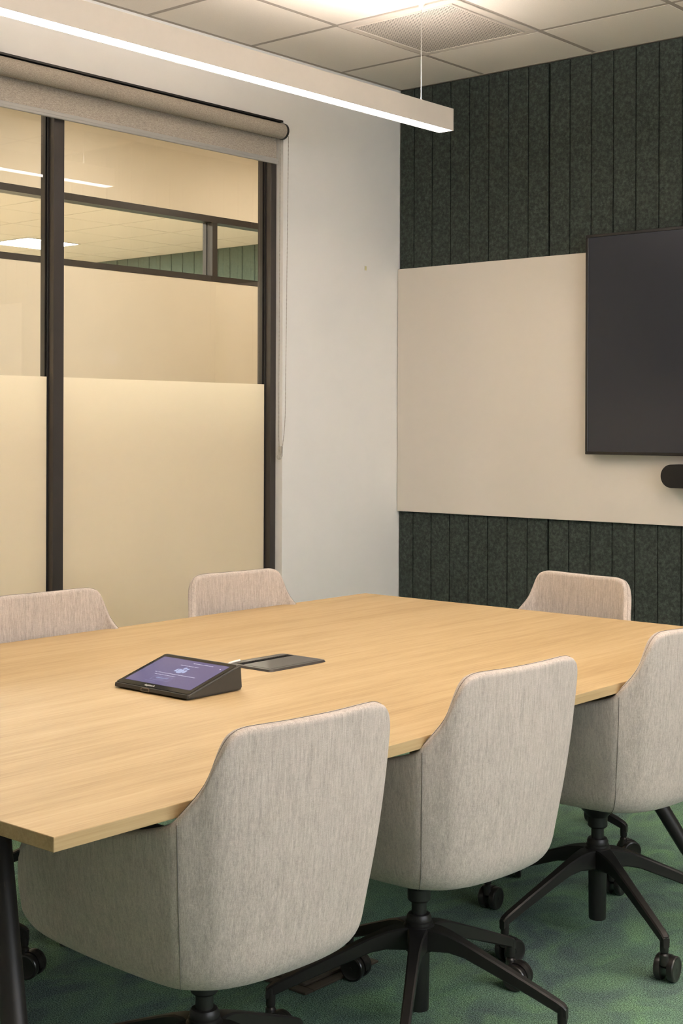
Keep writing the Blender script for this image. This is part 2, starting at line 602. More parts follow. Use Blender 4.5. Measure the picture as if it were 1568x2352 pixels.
# scrap of tape on the white wall
bm = bmesh.new()
add_box(bm, 0.0003, 0.0011, -0.290, -0.277, 2.072, 2.092)
tag(build('tape_scrap', bm, M['tape']), 'tiny yellowish scrap of tape stuck on the white wall', 'tape')

# ------------------------------------------------------------------ interior window in the left wall
win = struct_root('window_1', (-0.08, W_Y1, 0.0))
FX0, FX1 = -0.122, -0.040       # frame depth
GLX = -0.080
MU = [(-2.103, -2.053), (-3.40, -3.35)]
bm = bmesh.new()
add_box(bm, FX0, FX1, W_Y1 - 0.036, W_Y1 - 0.0005, W_Z0, W_Z1, 0.0012, 1)
add_box(bm, FX0, FX1, W_Y0 + 0.0005, W_Y0 + 0.036, W_Z0, W_Z1, 0.0012, 1)
add_box(bm, FX0, FX1, W_Y0 + 0.036, W_Y1 - 0.036, W_Z1 - 0.04, W_Z1 - 0.0005, 0.0012, 1)
add_box(bm, FX0, FX1, W_Y0 + 0.036, W_Y1 - 0.036, W_Z0 + 0.0005, W_Z0 + 0.04, 0.0012, 1)
build('window_frame', bm, M['frame'], win, world=True)
for a, b in MU:
    bm = bmesh.new()
    add_box(bm, FX0, FX1, a, b, W_Z0 + 0.04, W_Z1 - 0.04, 0.0012, 1)
    build('mullion', bm, M['frame'], win, world=True)
edges = [(W_Y0 + 0.036, MU[1][0]), (MU[1][1], MU[0][0]), (MU[0][1], W_Y1 - 0.036)]
for a, b in edges:
    p = pbox('window_pane', win, GLX - 0.005, GLX + 0.005, a + 0.0005, b - 0.0005, W_Z0 + 0.04, W_Z1 - 0.04, M['glass'])
    pbox('frosted_film', win, GLX + 0.0056, GLX + 0.0066, a + 0.003, b - 0.003, W_Z0 + 0.041, 1.513, M['film'])
    bm = bmesh.new()
    for yy0, yy1 in ((a, a + 0.006), (b - 0.006, b)):
        add_box(bm, GLX - 0.009, GLX - 0.0052, yy0, yy1, W_Z0 + 0.04, W_Z1 - 0.04)
        add_box(bm, GLX + 0.0068, GLX + 0.009, yy0, yy1, W_Z0 + 0.04, W_Z1 - 0.04)
    build('gasket', bm, M['gasket'], win, world=True)

# roller blind
BY0, BY1 = -3.36, -0.886
bl = thing('roller_blind', 'oatmeal fabric roller blind, mostly rolled up above the interior window', 'blind', (0.012, (BY0 + BY1) / 2, 2.5))
RXC, RZC, RR = 0.012, 2.639, 0.034
bm = bmesh.new()
add_lathe(bm, [(RR, 0), (RR, BY1 - BY0)], 40, (RXC, BY0, RZC), 'Y')
o = build('roller', bm, M['blind'], bl, world=True); auto_smooth(o)
bm = bmesh.new()
add_box(bm, -0.0226, -0.0216, BY0 + 0.004, -0.884, 2.520, 2.639)
build('fabric', bm, M['blind'], bl, world=True)
bm = bmesh.new()
add_box(bm, -0.029, -0.017, BY0 + 0.004, -0.878, 2.497, 2.522, 0.003, 2)
add_box(bm, -0.0168, -0.0155, BY0 + 0.004, -0.878, 2.508, 2.511)
build('bottom_bar', bm, M['alu'], bl, world=True)
pbox('head_rail', bl, -0.030, 0.034, BY0 - 0.02, -0.900, 2.6745, 2.682, M['black_plastic'])
bm = bmesh.new()
add_lathe(bm, [(0.033, 0), (0.036, 0.003), (0.036, 0.012), (0.032, 0.015)], 32, (RXC, BY1 - 0.001, RZC), 'Y')
o = build('end_cap', bm, M['black_plastic'], bl, world=True); auto_smooth(o)
# bead chain loop
path = []
zb = 1.205
ycn = -0.872
NB = 250
def strand(front):
    pts = []
    for k in range(NB):
        u = k / (NB - 1)
        z = 2.615 - u * (2.615 - zb)
        if front:
            x = 0.040 - 0.016 * u - 0.020 * max(0, (u - 0.86) / 0.14) ** 2
        else:
            x = -0.010 - 0.004 * u + 0.006 * max(0, (u - 0.93) / 0.07) ** 2
        pts.append(Vector((x, ycn, z)))
    return pts
bm = bmesh.new()
for pts in (strand(True), strand(False)):
    for p in pts:
        bmesh.ops.create_icosphere(bm, subdivisions=1, radius=0.0021, matrix=Matrix.Translation(p))
    add_tube(bm, [pts[0], pts[NB // 2], pts[int(NB * .86)], pts[int(NB * .93)], pts[-1]], 0.0006, 6)
o = build('bead_chain', bm, M['chain'], bl, smooth=True, world=True)
bm = bmesh.new()
add_box(bm, -0.020, 0.004, -0.8725, -0.8632, 1.19, 1.235, 0.002, 2)
add_lathe(bm, [(0.011, 0), (0.011, 0.008)], 20, (-0.007, -0.880, 1.187), 'Y')
add_lathe(bm, [(0.003, -0.002), (0.003, 0.01)], 12, (-0.007, -0.881, 1.187), 'Y')
build('chain_holder', bm, M['clear'], bl, world=True, label='clear plastic chain holder')

# ------------------------------------------------------------------ corridor and the room beyond it
CX = -1.60                       # face of the opposite partition
CY1 = 2.4
sbox('wall_corridor', -1.70, -0.131, CY1, CY1 + 0.1, 0, CEIL + 0.12, M['wall_warm'])
sbox('wall_corridor_near', -1.70, -0.131, YB - 0.13, YB, 0, CEIL + 0.12, M['wall_warm'])
sbox('wall_left_outer', -0.131, -0.130, 0.131, CY1, 0, CEIL + 0.12, M['wall_warm'])
sbox('ceiling_corridor', -1.70, -0.131, YB, CY1, CEIL, CEIL + 0.1, M['ceiling_tile'])
# opposite partition: clerestory strip y from PY to CY1, full height glass further left
BZa0, BZa1 = 2.508, 2.545        # upper bar
BZb0, BZb1 = 2.163, 2.197        # lower bar
PY = -1.41                       # post between the tall pane and the clerestory
LY = -4.6
bm = bmesh.new()
add_box(bm, CX - 0.10, CX, LY, CY1, BZa1, CEIL + 0.12)
add_box(bm, CX - 0.10, CX, PY + 0.04, CY1, 0, BZb0)
add_box(bm, CX - 0.10, CX, YB, LY, 0, CEIL + 0.12)
o = build('wall_opposite', bm, M['wall_warm']); o['kind'] = 'structure'
w2 = struct_root('window_2', (CX, PY, BZb0))
bm = bmesh.new()
FD = CX - 0.082
add_box(bm, FD, CX + 0.002, LY, CY1, BZa0, BZa1)
build('window_frame', bm, M['frame'], w2, world=True)
pbox('window_sill', w2, FD, CX + 0.002, PY + 0.04, CY1, BZb0, BZb1, M['frame'])
for a, b, z0 in ((0.25, 0.29, BZb1), (PY, PY + 0.04, 0.0)):
    bm = bmesh.new()
    add_box(bm, FD, CX + 0.002, a, b, z0, BZa0, 0.001, 1)
    build('mullion', bm, M['frame'], w2, world=True)
for a, b, z0 in ((PY + 0.04, 0.25, BZb1), (0.29, CY1, BZb1), (LY, PY, 0.02)):
    pbox('window_pane', w2, CX - 0.045, CX - 0.037, a, b, z0, BZa0, M['glass'])
bm = bmesh.new()
add_box(bm, CX - 0.049, CX - 0.0455, 0.2465, 0.25, BZb1, BZa0)
build('gasket', bm, M['gasket'], w2, world=True)
pbox('frosted_film', w2, CX - 0.0365, CX - 0.0355, LY + 0.003, PY - 0.003, 0.03, 2.185, M['film'])

# room beyond
sbox('wall_beyond', -8.0, CX - 0.101, 3.80, 3.93, 0, CEIL + 0.12, M['wall_warm'])
bm = bmesh.new()
add_box(bm, -7.9, CX - 0.101, 3.782, 3.7995, 0.0, CEIL)
x = -7.88
while x < CX - 0.2:
    add_box(bm, x + 0.006, x + 0.154, 3.775, 3.7825, 0, CEIL, 0.002, 1)
    x += 0.16
o = build('acoustic_panel', bm, M['felt_far'])
tag(o, 'lighter green grooved felt wall covering seen through the high strip window', 'wall panel')
sbox('wall_beyond_left', -8.1, -8.0, -5.0, 3.93, 0, CEIL + 0.12, M['wall_warm'])
sbox('wall_beyond_front', -8.1, CX - 0.101, -5.1, -5.0, 0, CEIL + 0.12, M['wall_warm'])
bm = bmesh.new()
gx, gy = -5.88, 2.74
for i in range(-4, 8):
    for j in range(-3, 14):
        xa, xb = gx + i * 0.6 + 0.006, gx + (i + 1) * 0.6 - 0.006
        ya, yb = gy - (j + 1) * 0.6 + 0.006, gy - j * 0.6 - 0.006
        xa, xb, ya, yb = max(xa, -8.0), min(xb, CX - 0.11), max(ya, -5.0), min(yb, 3.775)
        if xb - xa < 0.02 or yb - ya < 0.02 or ((i + 1) % 5 == 0 and j % 4 == 0):
            continue
        add_box(bm, xa, xb, ya, yb, CEIL, CEIL + 0.02)
c2 = build('ceiling_beyond', bm, M['ceiling_tile']); c2['kind'] = 'structure'
bm = bmesh.new()
add_box(bm, -8.0, CX - 0.101, -5.0, 3.78, CEIL + 0.006, CEIL + 0.09)
build('ceiling_grid', bm, M['grid'], c2)
first = True
for i in range(-1, 8, 5):
    for j in range(0, 13, 4):
        xa, yb = gx + i * 0.6, gy - j * 0.6
        if yb - 0.6 < -5 or xa + 0.6 > CX - 0.12:
            continue
        L = 'square white ceiling light panel glowing in the room beyond the glass' if first else 'square white ceiling light panel hidden further back in the room beyond'
        r = thing('ceiling_light', L, 'ceiling light', (xa + 0.3, yb - 0.3, CEIL), 0, 'light panels in the room beyond')
        pbox('diffuser', r, xa + 0.02, xa + 0.58, yb - 0.58, yb - 0.02, CEIL - 0.004, CEIL + 0.003, M['panel_light'])
        bm = bmesh.new()
        for (a, b, c, d) in ((0.004, 0.596, 0.004, 0.02), (0.004, 0.596, 0.58, 0.596), (0.004, 0.02, 0.02, 0.58), (0.58, 0.596, 0.02, 0.58)):
            add_box(bm, xa + a, xa + b, yb - d, yb - c, CEIL - 0.006, CEIL + 0.004)
        build('frame', bm, M['white_metal'], r, world=True)
        first = False
# corridor downlights
for y in (-3.9, -2.4, -0.9, 0.6):
    r = thing('downlight', 'round recessed downlight in the corridor ceiling', 'ceiling light', (-0.78, y, CEIL), 0, 'corridor downlights')
    bm = bmesh.new()
    add_lathe(bm, [(0.075, -0.003), (0.075, 0.0)], 28, (-0.78, y, CEIL - 0.002))
    build('diffuser', bm, M['down_light'], r, world=True)
    bm = bmesh.new()
    add_lathe(bm, [(0.076, -0.005), (0.09, -0.003), (0.09, 0.0), (0.076, 0.0)], 28, (-0.78, y, CEIL - 0.001), cap=False)
    build('trim_ring', bm, M['white_metal'], r, world=True)

# added window in the right wall, unseen, lets in light for the chair backs
w3 = struct_root('window_3', (XR, R_Y1, R_Z0))
bm = bmesh.new()
for (a, b, c, d) in ((R_Y0, R_Y1, R_Z0, R_Z0 + 0.05), (R_Y0, R_Y1, R_Z1 - 0.05, R_Z1), (R_Y0, R_Y0 + 0.05, R_Z0 + 0.05, R_Z1 - 0.05),
                     (R_Y1 - 0.05, R_Y1, R_Z0 + 0.05, R_Z1 - 0.05), ((R_Y0 + R_Y1) / 2 - 0.03, (R_Y0 + R_Y1) / 2 + 0.03, R_Z0 + 0.05, R_Z1 - 0.05)):
    add_box(bm, XR + 0.03, XR + 0.09, a, b, c, d)
build('window_frame', bm, M['frame'], w3, world=True)

# ------------------------------------------------------------------ pendant lights
def pendant(xc, y0, y1, label, up):
    zb, zt, hw = 2.504, 2.591, 0.0355
    r = thing('pendant_light', label, 'pendant light', (xc, (y0 + y1) / 2, zb), 0, 'linear pendant lights above the table')
    bm = bmesh.new()
    th = 0.003
    add_box(bm, xc - hw, xc - hw + th, y0, y1, zb, zt)
    add_box(bm, xc + hw - th, xc + hw, y0, y1, zb, zt)
    add_box(bm, xc - hw + th, xc + hw - th, y0, y0 + th, zb, zt)
    add_box(bm, xc - hw + th, xc + hw - th, y1 - th, y1, zb, zt)
    add_box(bm, xc - hw + th, xc + hw - th, y0 + th, y1 - th, zb + 0.03, zt - 0.012)
    build('housing', bm, M['white_metal'], r, world=True)
    pbox('diffuser', r, xc - hw + th, xc + hw - th, y0 + th, y1 - th, zb + 0.0015, zb + 0.01, M['lamp_down'], label='glowing white strip along the underside')
    pbox('uplight', r, xc - hw + 0.008, xc + hw - 0.008, y0 + 0.02, y1 - 0.02, zt - 0.011, zt - 0.006, up, label='glowing strip along the top')
    for yy in (y1 - 0.166, y0 + 0.166):
        bm = bmesh.new()
        add_tube(bm, [(xc, yy, zt - 0.005), (xc, yy, CEIL)], 0.0011, 8)
        c = build('suspension_cable', bm, M['alu'], r, smooth=True, world=True)
        bm = bmesh.new()
        add_lathe(bm, [(0.0045, 0), (0.0045, 0.018), (0.002, 0.022)], 12, (xc, yy, zt - 0.006))
        build('cable_clip', bm, M['alu'], r, smooth=False, world=True)
        bm = bmesh.new()
        add_lathe(bm, [(0.004, -0.024), (0.009, -0.020), (0.011, -0.006), (0.016, 0.0)], 20, (xc, yy, CEIL - 0.0005))
        build('ceiling_mount', bm, M['mount'], r, smooth=False, world=True)
pendant(0.9545, -4.10, -0.933, 'white linear pendant light with glowing underside hanging before the window wall', M['lamp_up_dim'])
pendant(2.62, -4.10, -0.933, 'white linear pendant light hanging over the near long side of the table', M['lamp_up'])  # unseen lamp added to brighten the chair backs and carpet

pendant(4.285, -4.10, -0.933, 'white linear pendant light hanging behind the near row of chairs', M['lamp_up'])  # another added lamp out of view, more light on chair backs and floor

# ------------------------------------------------------------------ table
TBX0, TBX1, TBY0, TBY1, TBZ = 1.007, 2.612, -4.157, -1.493, 0.715
tb = thing('conference_table', 'light oak rectangular meeting table with splayed black legs', 'table', ((TBX0 + TBX1) / 2, (TBY0 + TBY1) / 2, 0))
bm = bmesh.new()
add_box(bm, TBX0, TBX1, TBY0, TBY1, TBZ - 0.0235, TBZ, 0.0014, 2)
o = build('tabletop', bm, M['oak'], tb, world=True, label='light oak veneer top')
txc, tyc = (TBX0 + TBX1) / 2, (TBY0 + TBY1) / 2
for sx in (-1, 1):
    for sy in (-1, 1):
        if sy < 0:
            top, ft = Vector((txc + sx * 0.39, -3.97, TBZ - 0.03)), Vector((txc + sx * 0.785, -4.165, 0.0))
        else:
            top, ft = Vector((txc + sx * 0.31, -1.925, TBZ - 0.03)), Vector((txc + sx * 0.655, -1.69, 0.0))
        bm = bmesh.new()
        n = 6
        pts = [top.lerp(ft, k / n) for k in range(n + 1)]
        add_tube(bm, pts, [0.024 - 0.004 * k / n for k in range(n + 1)], 20)
        for v in bm.verts:
            if v.co.z < 0.003:
                v.co.z = 0.001
            if v.co.z > TBZ - 0.026:
                v.co.z = TBZ - 0.026
        o = build('leg', bm, M['black_metal'], tb, world=True); auto_smooth(o)
bm = bmesh.new()
zt = TBZ - 0.0245
for sy in (-1, 1):
    yc = -3.97 if sy < 0 else -1.925
    xh = 0.44 if sy < 0 else 0.36
    add_box(bm, txc - xh, txc + xh, yc - 0.03, yc + 0.03, zt - 0.04, zt, 0.002, 1)
for sx in (-1, 1):
    add_box(bm, txc + sx * 0.27 - 0.02, txc + sx * 0.27 + 0.02, -3.95, -1.945, zt - 0.035, zt - 0.0005, 0.002, 1)
build('underframe', bm, M['black_metal'], tb, world=True)

# cable hatch in the tabletop
HX0, HX1, HY0, HY1 = 1.729, 1.892, -2.930, -2.714
ht = thing('cable_hatch', 'flat anthracite cable hatch set into the middle of the table', 'cable hatch', ((HX0 + HX1) / 2, (HY0 + HY1) / 2, TBZ))
bm = bmesh.new()
inner = rrect(HX0 + 0.012, HX1 - 0.012, HY0 + 0.012, HY1 - 0.012, 0.006)
outer = rrect(HX0, HX1, HY0, HY1, 0.014)
n = len(outer)
o0 = [bm.verts.new((x, y, TBZ + 0.0004)) for x, y in outer]
mid = rrect(HX0 + 0.003, HX1 - 0.003, HY0 + 0.003, HY1 - 0.003, 0.012)
o1 = [bm.verts.new((x, y, TBZ + 0.0055)) for x, y in mid]
i1 = [bm.verts.new((x, y, TBZ + 0.0062)) for x, y in inner]
i0 = [bm.verts.new((x, y, TBZ + 0.0015)) for x, y in inner]
for i in range(n):
    j = (i + 1) % n
    bm.faces.new((o0[i], o0[j], o1[j], o1[i]))
    bm.faces.new((o1[i], o1[j], i1[j], i1[i]))
    bm.faces.new((i1[i], i1[j], i0[j], i0[i]))
bm.faces.new(i0)
build('rim', bm, M['hatch'], ht, world=True)
bm = bmesh.new()
add_box(bm, HX0 + 0.055, HX1 - 0.0125, HY0 + 0.0125, HY1 - 0.0125, TBZ + 0.0018, TBZ + 0.0066, 0.0012, 2)
build('lid', bm, M['hatch'], ht, world=True)
bm = bmesh.new()
add_box(bm, HX0 + 0.0125, HX0 + 0.031, HY0 + 0.0125, HY1 - 0.0125, TBZ + 0.0018, TBZ + 0.0064, 0.001, 1)
build('rear_strip', bm, M['hatch'], ht, world=True)
bm = bmesh.new()
add_box(bm, HX0 + 0.0315, HX0 + 0.0545, HY0 + 0.016, HY1 - 0.016, TBZ + 0.0016, TBZ + 0.0035)
for k in range(60):
    y = HY0 + 0.018 + k * (HY1 - HY0 - 0.036) / 59
    add_box(bm, HX0 + 0.033, HX0 + 0.053, y - 0.0008, y + 0.0008, TBZ + 0.0034, TBZ + 0.0048 + random.random() * 0.0012)
build('brush_strip', bm, M['brush'], ht, world=True)

# touch panel on the table
PX0, PX1, PYF, PYB = 1.753, 2.004, -3.3155, -3.141
pxc, pyc = (PX0 + PX1) / 2, (PYF + PYB) / 2
tp = thing('touch_panel', 'wedge-shaped dark grey touch panel with purple screen on the table', 'tablet', (pxc, pyc, TBZ))
hwid, hd = (PX1 - PX0) / 2, (PYB - PYF) / 2
prof = [(-hd + 0.004, 0.0022), (-hd, 0.005), (-hd + 0.0015, 0.0125), (hd - 0.012, 0.0595), (hd - 0.004, 0.058), (hd, 0.008), (hd - 0.004, 0.0022)]
bm = bmesh.new()
a = [bm.verts.new((-hwid, y, z)) for y, z in prof]
b = [bm.verts.new((hwid, y, z)) for y, z in prof]
bm.faces.new(a); bm.faces.new(b[::-1])
for i in range(len(prof)):
    j = (i + 1) % len(prof)
    bm.faces.new((a[i], b[i], b[j], a[j]))
bmesh.ops.bevel(bm, geom=[e for e in bm.edges if abs(e.verts[0].co.x - e.verts[1].co.x) < 1e-5], offset=0.0035, segments=3, affect='EDGES')
o = build('body', bm, M['tablet'], tp); auto_smooth(o, 0.5)
bm = bmesh.new()
for sx in (-1, 1):
    for yy in (-hd + 0.02, hd - 0.02):
        bm = bmesh.new()
        add_lathe(bm, [(0.007, 0.0002), (0.007, 0.0035)], 14, (sx * (hwid - 0.02), yy, 0))
        build('rubber_foot', bm, M['gasket'], tp)
p0 = Vector((0, -hd + 0.0015, 0.0125)); p1 = Vector((0, hd - 0.012, 0.0595))
sl = (p1 - p0); SL = sl.length; ev = sl.normalized(); eu = Vector((1, 0, 0)); en = eu.cross(ev)
def facebox(name, u0, u1, v0, v1, n0, n1, mat, parent, r=0.0):
    bm = bmesh.new()
    pts = rrect(u0, u1, v0, v1, r, 4) if r > 0 else [(u0, v0), (u1, v0), (u1, v1), (u0, v1)]
    add_prism(bm, pts, n0, n1)
    Mx = Matrix((eu, ev, en)).transposed()
    for v in bm.verts:
        v.co = p0 + Mx @ v.co
    return build(name, bm, mat, parent)
glass = facebox('cover_glass', -hwid + 0.003, hwid - 0.003, 0.003, SL - 0.003, 0.0001, 0.0012, M['tab_glass'], tp, 0.006)
U0, U1, V0, V1 = -hwid + 0.0145, hwid - 0.0145, 0.0205, SL - 0.0165
disp = facebox('screen', U0, U1, V0, V1, 0.00125, 0.0014, M['display'], tp)
uc = 0.0
def text_on(body, size, u, v, mat, parent, name='screen_text', align='CENTER', n=0.0015, ext=0.00005):
    cu = bpy.data.curves.new('lettering', 'FONT')
    cu.body = body
    cu.size = size
    cu.align_x = align
    cu.align_y = 'CENTER'
    cu.extrude = ext
    to = bpy.data.objects.new('lettering', cu)
    COL.objects.link(to)
    bpy.context.view_layer.update()
    me = bpy.data.meshes.new_from_object(to.evaluated_get(bpy.context.evaluated_depsgraph_get()))
    COL.objects.unlink(to)
    bpy.data.objects.remove(to)
    Mx = Matrix((eu, ev, en)).transposed()
    for vv in me.vertices:
        vv.co = p0 + Mx @ (Vector((u, v, n)) + vv.co)
    me.materials.clear()
    me.materials.append(mat)
    me.name = name
    o = bpy.data.objects.new(name, me)
    link(o)
    o.parent = parent
    return o
vh = V1 - V0
text_on('Sign in to get your meetings and calls', 0.0044, 0.035, V0 + 0.119, M['ui_white'], disp)
text_on('Welcome to Microsoft Teams!', 0.0048, 0.004, V0 + 0.103, M['ui_white'], disp)
text_on('Step 1: From a computer or mobile, go to https://microsoft.com/devicelogin', 0.0044, 0.003, V0 + 0.056, M['ui_white'], disp)
text_on('Step 2: Enter the code below to sign in', 0.0044, -0.020, V0 + 0.046, M['ui_white'], disp)
text_on('GR6DLLCNP', 0.0072, -0.014, V0 + 0.0305, M['ui_pale'], disp)
text_on('Refresh code', 0.0040, -0.014, V0 + 0.0235, M['ui_line'], disp)
text_on('Sign in from this device', 0.0036, -0.034, V0 + 0.011, M['ui_line'], disp)
bm = bmesh.new()
bu0, bu1, bv0, bv1, bt = -0.044, 0.016, V0 + 0.0185, V0 + 0.0375, 0.0006
for (a0, a1, b0, b1) in ((bu0, bu1, bv0, bv0 + bt), (bu0, bu1, bv1 - bt, bv1), (bu0, bu0 + bt, bv0, bv1), (bu1 - bt, bu1, bv0, bv1)):
    add_prism(bm, [(a0, b0), (a1, b0), (a1, b1), (a0, b1)], 0.00145, 0.00155)
Mx = Matrix((eu, ev, en)).transposed()
for v in bm.verts:
    v.co = p0 + Mx @ v.co
build('code_box', bm, M['ui_line'], disp)
# two-figure team emblem
bm = bmesh.new()
lc, lv = 0.0, V0 + 0.0775
def disc(u, v, r, n0=0.00145, n1=0.00155):
    add_prism(bm, [(u + r * math.cos(2 * PI * k / 20), v + r * math.sin(2 * PI * k / 20)) for k in range(20)], n0, n1)
disc(lc + 0.004, lv + 0.012, 0.0055)
disc(lc + 0.0145, lv + 0.011, 0.0038)
add_prism(bm, rrect(lc - 0.006, lc + 0.0105, lv - 0.013, lv + 0.0055, 0.0055), 0.00145, 0.00155)
add_prism(bm, rrect(lc + 0.0112, lc + 0.020, lv - 0.010, lv + 0.0055, 0.004), 0.00145, 0.00155)
add_prism(bm, rrect(lc - 0.016, lc - 0.001, lv - 0.008, lv + 0.007, 0.0015), 0.0016, 0.0017)
for v in bm.verts:
    v.co = p0 + Mx @ v.co
build('screen_emblem', bm, M['ui_pale'], disp)
text_on('T', 0.012, lc - 0.0085, lv - 0.0005, M['display'], disp, 'screen_emblem', 'CENTER', 0.00175)
text_on('logitech', 0.0105, -0.013, 0.0108, M['print_white'], tp, 'lettering', 'CENTER', 0.00125)
# settings dot and sensor
facebox('screen_icon', U1 - 0.014, U1 - 0.010, V1 - 0.022, V1 - 0.018, 0.00145, 0.00155, M['ui_white'], disp, 0.0018)
# button ring on the front lip
bm = bmesh.new()
ring_o = rrect(-0.031, -0.002, 0.0032, 0.0118, 0.0035, 4)
ring_i = rrect(-0.0285, -0.0045, 0.0048, 0.0103, 0.0022, 4)
yy = -hd - 0.0006
ao = [bm.verts.new((x, yy, z)) for x, z in ring_o]
ai = [bm.verts.new((x, yy, z)) for x, z in ring_i]
bo = [bm.verts.new((x, yy + 0.002, z)) for x, z in ring_o]
bi = [bm.verts.new((x, yy + 0.002, z)) for x, z in ring_i]
for i in range(len(ao)):
    j = (i + 1) % len(ao)
    bm.faces.new((ao[i], ao[j], ai[j], ai[i]))
    bm.faces.new((ao[i], bo[i], bo[j], ao[j]))
    bm.faces.new((ai[i], ai[j], bi[j], bi[i]))
build('front_port', bm, M['tablet_rim'], tp)

# white cable from the touch panel to the hatch
bm = bmesh.new()
ctl = [(1.845, -3.139, TBZ + 0.010), (1.835, -3.10, TBZ + 0.004), (1.80, -3.03, TBZ + 0.0032), (1.763, -2.96, TBZ + 0.0032), (1.744, -2.924, TBZ + 0.0065), (1.750, -2.894, TBZ + 0.0105)]
def catmull(ctl, per=6):
    P = [Vector(c) for c in ctl]
    P = [P[0] * 2 - P[1]] + P + [P[-1] * 2 - P[-2]]
    out = []
    for i in range(1, len(P) - 2):
        for k in range(per):
            u = k / per
            a, b, c, d = P[i - 1], P[i], P[i + 1], P[i + 2]
            out.append(0.5 * ((2 * b) + (c - a) * u + (2 * a - 5 * b + 4 * c - d) * u * u + (3 * b - a - 3 * c + d) * u ** 3))
    out.append(P[-2])
    return out
add_tube(bm, catmull(ctl), 0.003, 10)
tag(build('cable', bm, M['cable'], smooth=True), 'short white cable running from the touch panel to the cable hatch', 'cable')

# floor box under the table
FBX0, FBX1, FBY0, FBY1 = 1.800, 2.105, -3.033, -2.763
fb = thing('floor_box', 'flat brown metal floor box let into the green carpet under the table', 'floor box', ((FBX0 + FBX1) / 2, (FBY0 + FBY1) / 2, 0))
bm = bmesh.new()
for (a, b, c, d) in ((FBX0, FBX1, FBY0, FBY0 + 0.028), (FBX0, FBX1, FBY1 - 0.028, FBY1), (FBX0, FBX0 + 0.028, FBY0 + 0.028, FBY1 - 0.028), (FBX1 - 0.028, FBX1, FBY0 + 0.028, FBY1 - 0.028)):
    add_box(bm, a, b, c, d, 0.0005, 0.006, 0.0012, 1)
build('frame', bm, M['floor_steel'], fb, world=True)
bm = bmesh.new()
add_prism(bm, rrect(FBX0 + 0.12, FBX1 - 0.031, FBY0 + 0.031, FBY1 - 0.031, 0.014), 0.0005, 0.010)
bmesh.ops.bevel(bm, geom=[e for e in bm.edges if all(v.co.z > 0.009 for v in e.verts)], offset=0.002, segments=2, affect='EDGES')
build('lid', bm, M['floor_steel'], fb, world=True)
bm = bmesh.new()
add_box(bm, FBX0 + 0.03, FBX0 + 0.117, FBY0 + 0.031, FBY1 - 0.031, 0.0005, 0.003)
for k in range(3):
    add_box(bm, FBX0 + 0.036 + k * 0.028, FBX0 + 0.052 + k * 0.028, FBY0 + 0.035, FBY1 - 0.035, 0.003, 0.008, 0.001, 1)
build('cable_flap', bm, M['floor_steel'], fb, world=True)

# ------------------------------------------------------------------ chairs
# control points for half of the shell: rim, flank (z~0.47) and bottom edge
RIM = [(-.302, .000, .838), (-.300, .062, .838), (-.297, .120, .839), (-.292, .160, .837), (-.286, .188, .823), (-.273, .207, .788),
       (-.251, .222, .738), (-.222, .244, .697), (-.190, .254, .677), (-.11, .266, .655), (.02, .268, .632), (.14, .262, .607), (.200, .254, .590), (.226, .250, .555)]
FLK = [(-.270, .000, .455), (-.268, .060, .455), (-.262, .110, .455), (-.253, .142, .455), (-.244, .163, .455), (-.233, .180, .455),
       (-.216, .197, .455), (-.194, .214, .455), (-.165, .223, .455), (-.09, .232, .455), (.03, .238, .455), (.14, .240, .455), (.210, .240, .455), (.248, .237, .455)]
BOT = [(-.212, .000, .384), (-.210, .050, .384), (-.204, .090, .384), (-.196, .116, .384), (-.187, .135, .384), (-.176, .148, .384),
       (-.162, .160, .384), (-.144, .172, .384), (-.115, .180, .384), (-.05, .188, .384), (.05, .194, .384), (.15, .197, .386), (.21, .198, .392), (.240, .198, .410)]
SEAM = 7
PER = 4
def dense(ctl):
    # mirror around the back centre so the spline is smooth there
    return catmull(ctl, PER)
def shell_grid():
    R, F, B = dense(RIM), dense(FLK), dense(BOT)
    cols = []
    for r, f, b in zip(R, F, B):
        col = [r]
        H = r.z - f.z
        for u in (0.012 / H, 0.03 / H, 0.14, 0.3, 0.48, 0.66, 0.84):
            p = r.lerp(f, u)
            # slight outward belly
            p = p + Vector((f.x, f.y, 0)).normalized() * 0.006 * math.sin(PI * u)
            col.append(p)
        # rounded lower corner from flank to bottom
        c = Vector((f.x + (f.x - r.x) * 0.10, f.y + (f.y - r.y) * 0.10, b.z))
        for k in range(0, 6):
            u = k / 5
            col.append((1 - u) ** 2 * f + 2 * u * (1 - u) * c + u * u * b)
        cols.append(col)
    n = len(cols)
    for i, col in enumerate(cols):
        b = col[-1]
        tx = -0.11 + 0.345 * (i / (n - 1)) ** 1.1
        tgt = Vector((tx, 0, 0.378 if i < n - 6 else b.z - 0.006))
        col.append(b.lerp(tgt, 0.35))
        col.append(b.lerp(tgt, 0.7))
        col.append(tgt)
    return cols
GRID = shell_grid()
def make_shell():
    bm = bmesh.new()
    n = len(GRID)
    full = [[Vector((p.x, -p.y, p.z)) for p in c] for c in GRID[:0:-1]] + [[p.copy() for p in c] for c in GRID]
    vv = [[bm.verts.new(p) for p in c] for c in full]
    for i in range(len(vv) - 1):
        for k in range(len(vv[0]) - 1):
            bm.faces.new((vv[i][k], vv[i + 1][k], vv[i + 1][k + 1], vv[i][k + 1]))
    bmesh.ops.remove_doubles(bm, verts=bm.verts, dist=0.0004)
    bmesh.ops.recalc_face_normals(bm, faces=bm.faces)
    # outward check: the back centre face must face -x
    s = sum((f.normal.x for f in bm.faces if f.calc_center_median().x < -0.25), 0.0)
    if s > 0:
        bmesh.ops.reverse_faces(bm, faces=bm.faces)
    me = bpy.data.meshes.new('shell')
    bm.to_mesh(me)
    bm.free()
    me.materials.append(M['fabric'])
    for p in me.polygons:
        p.use_smooth = True
    return me
SHELL = make_shell()
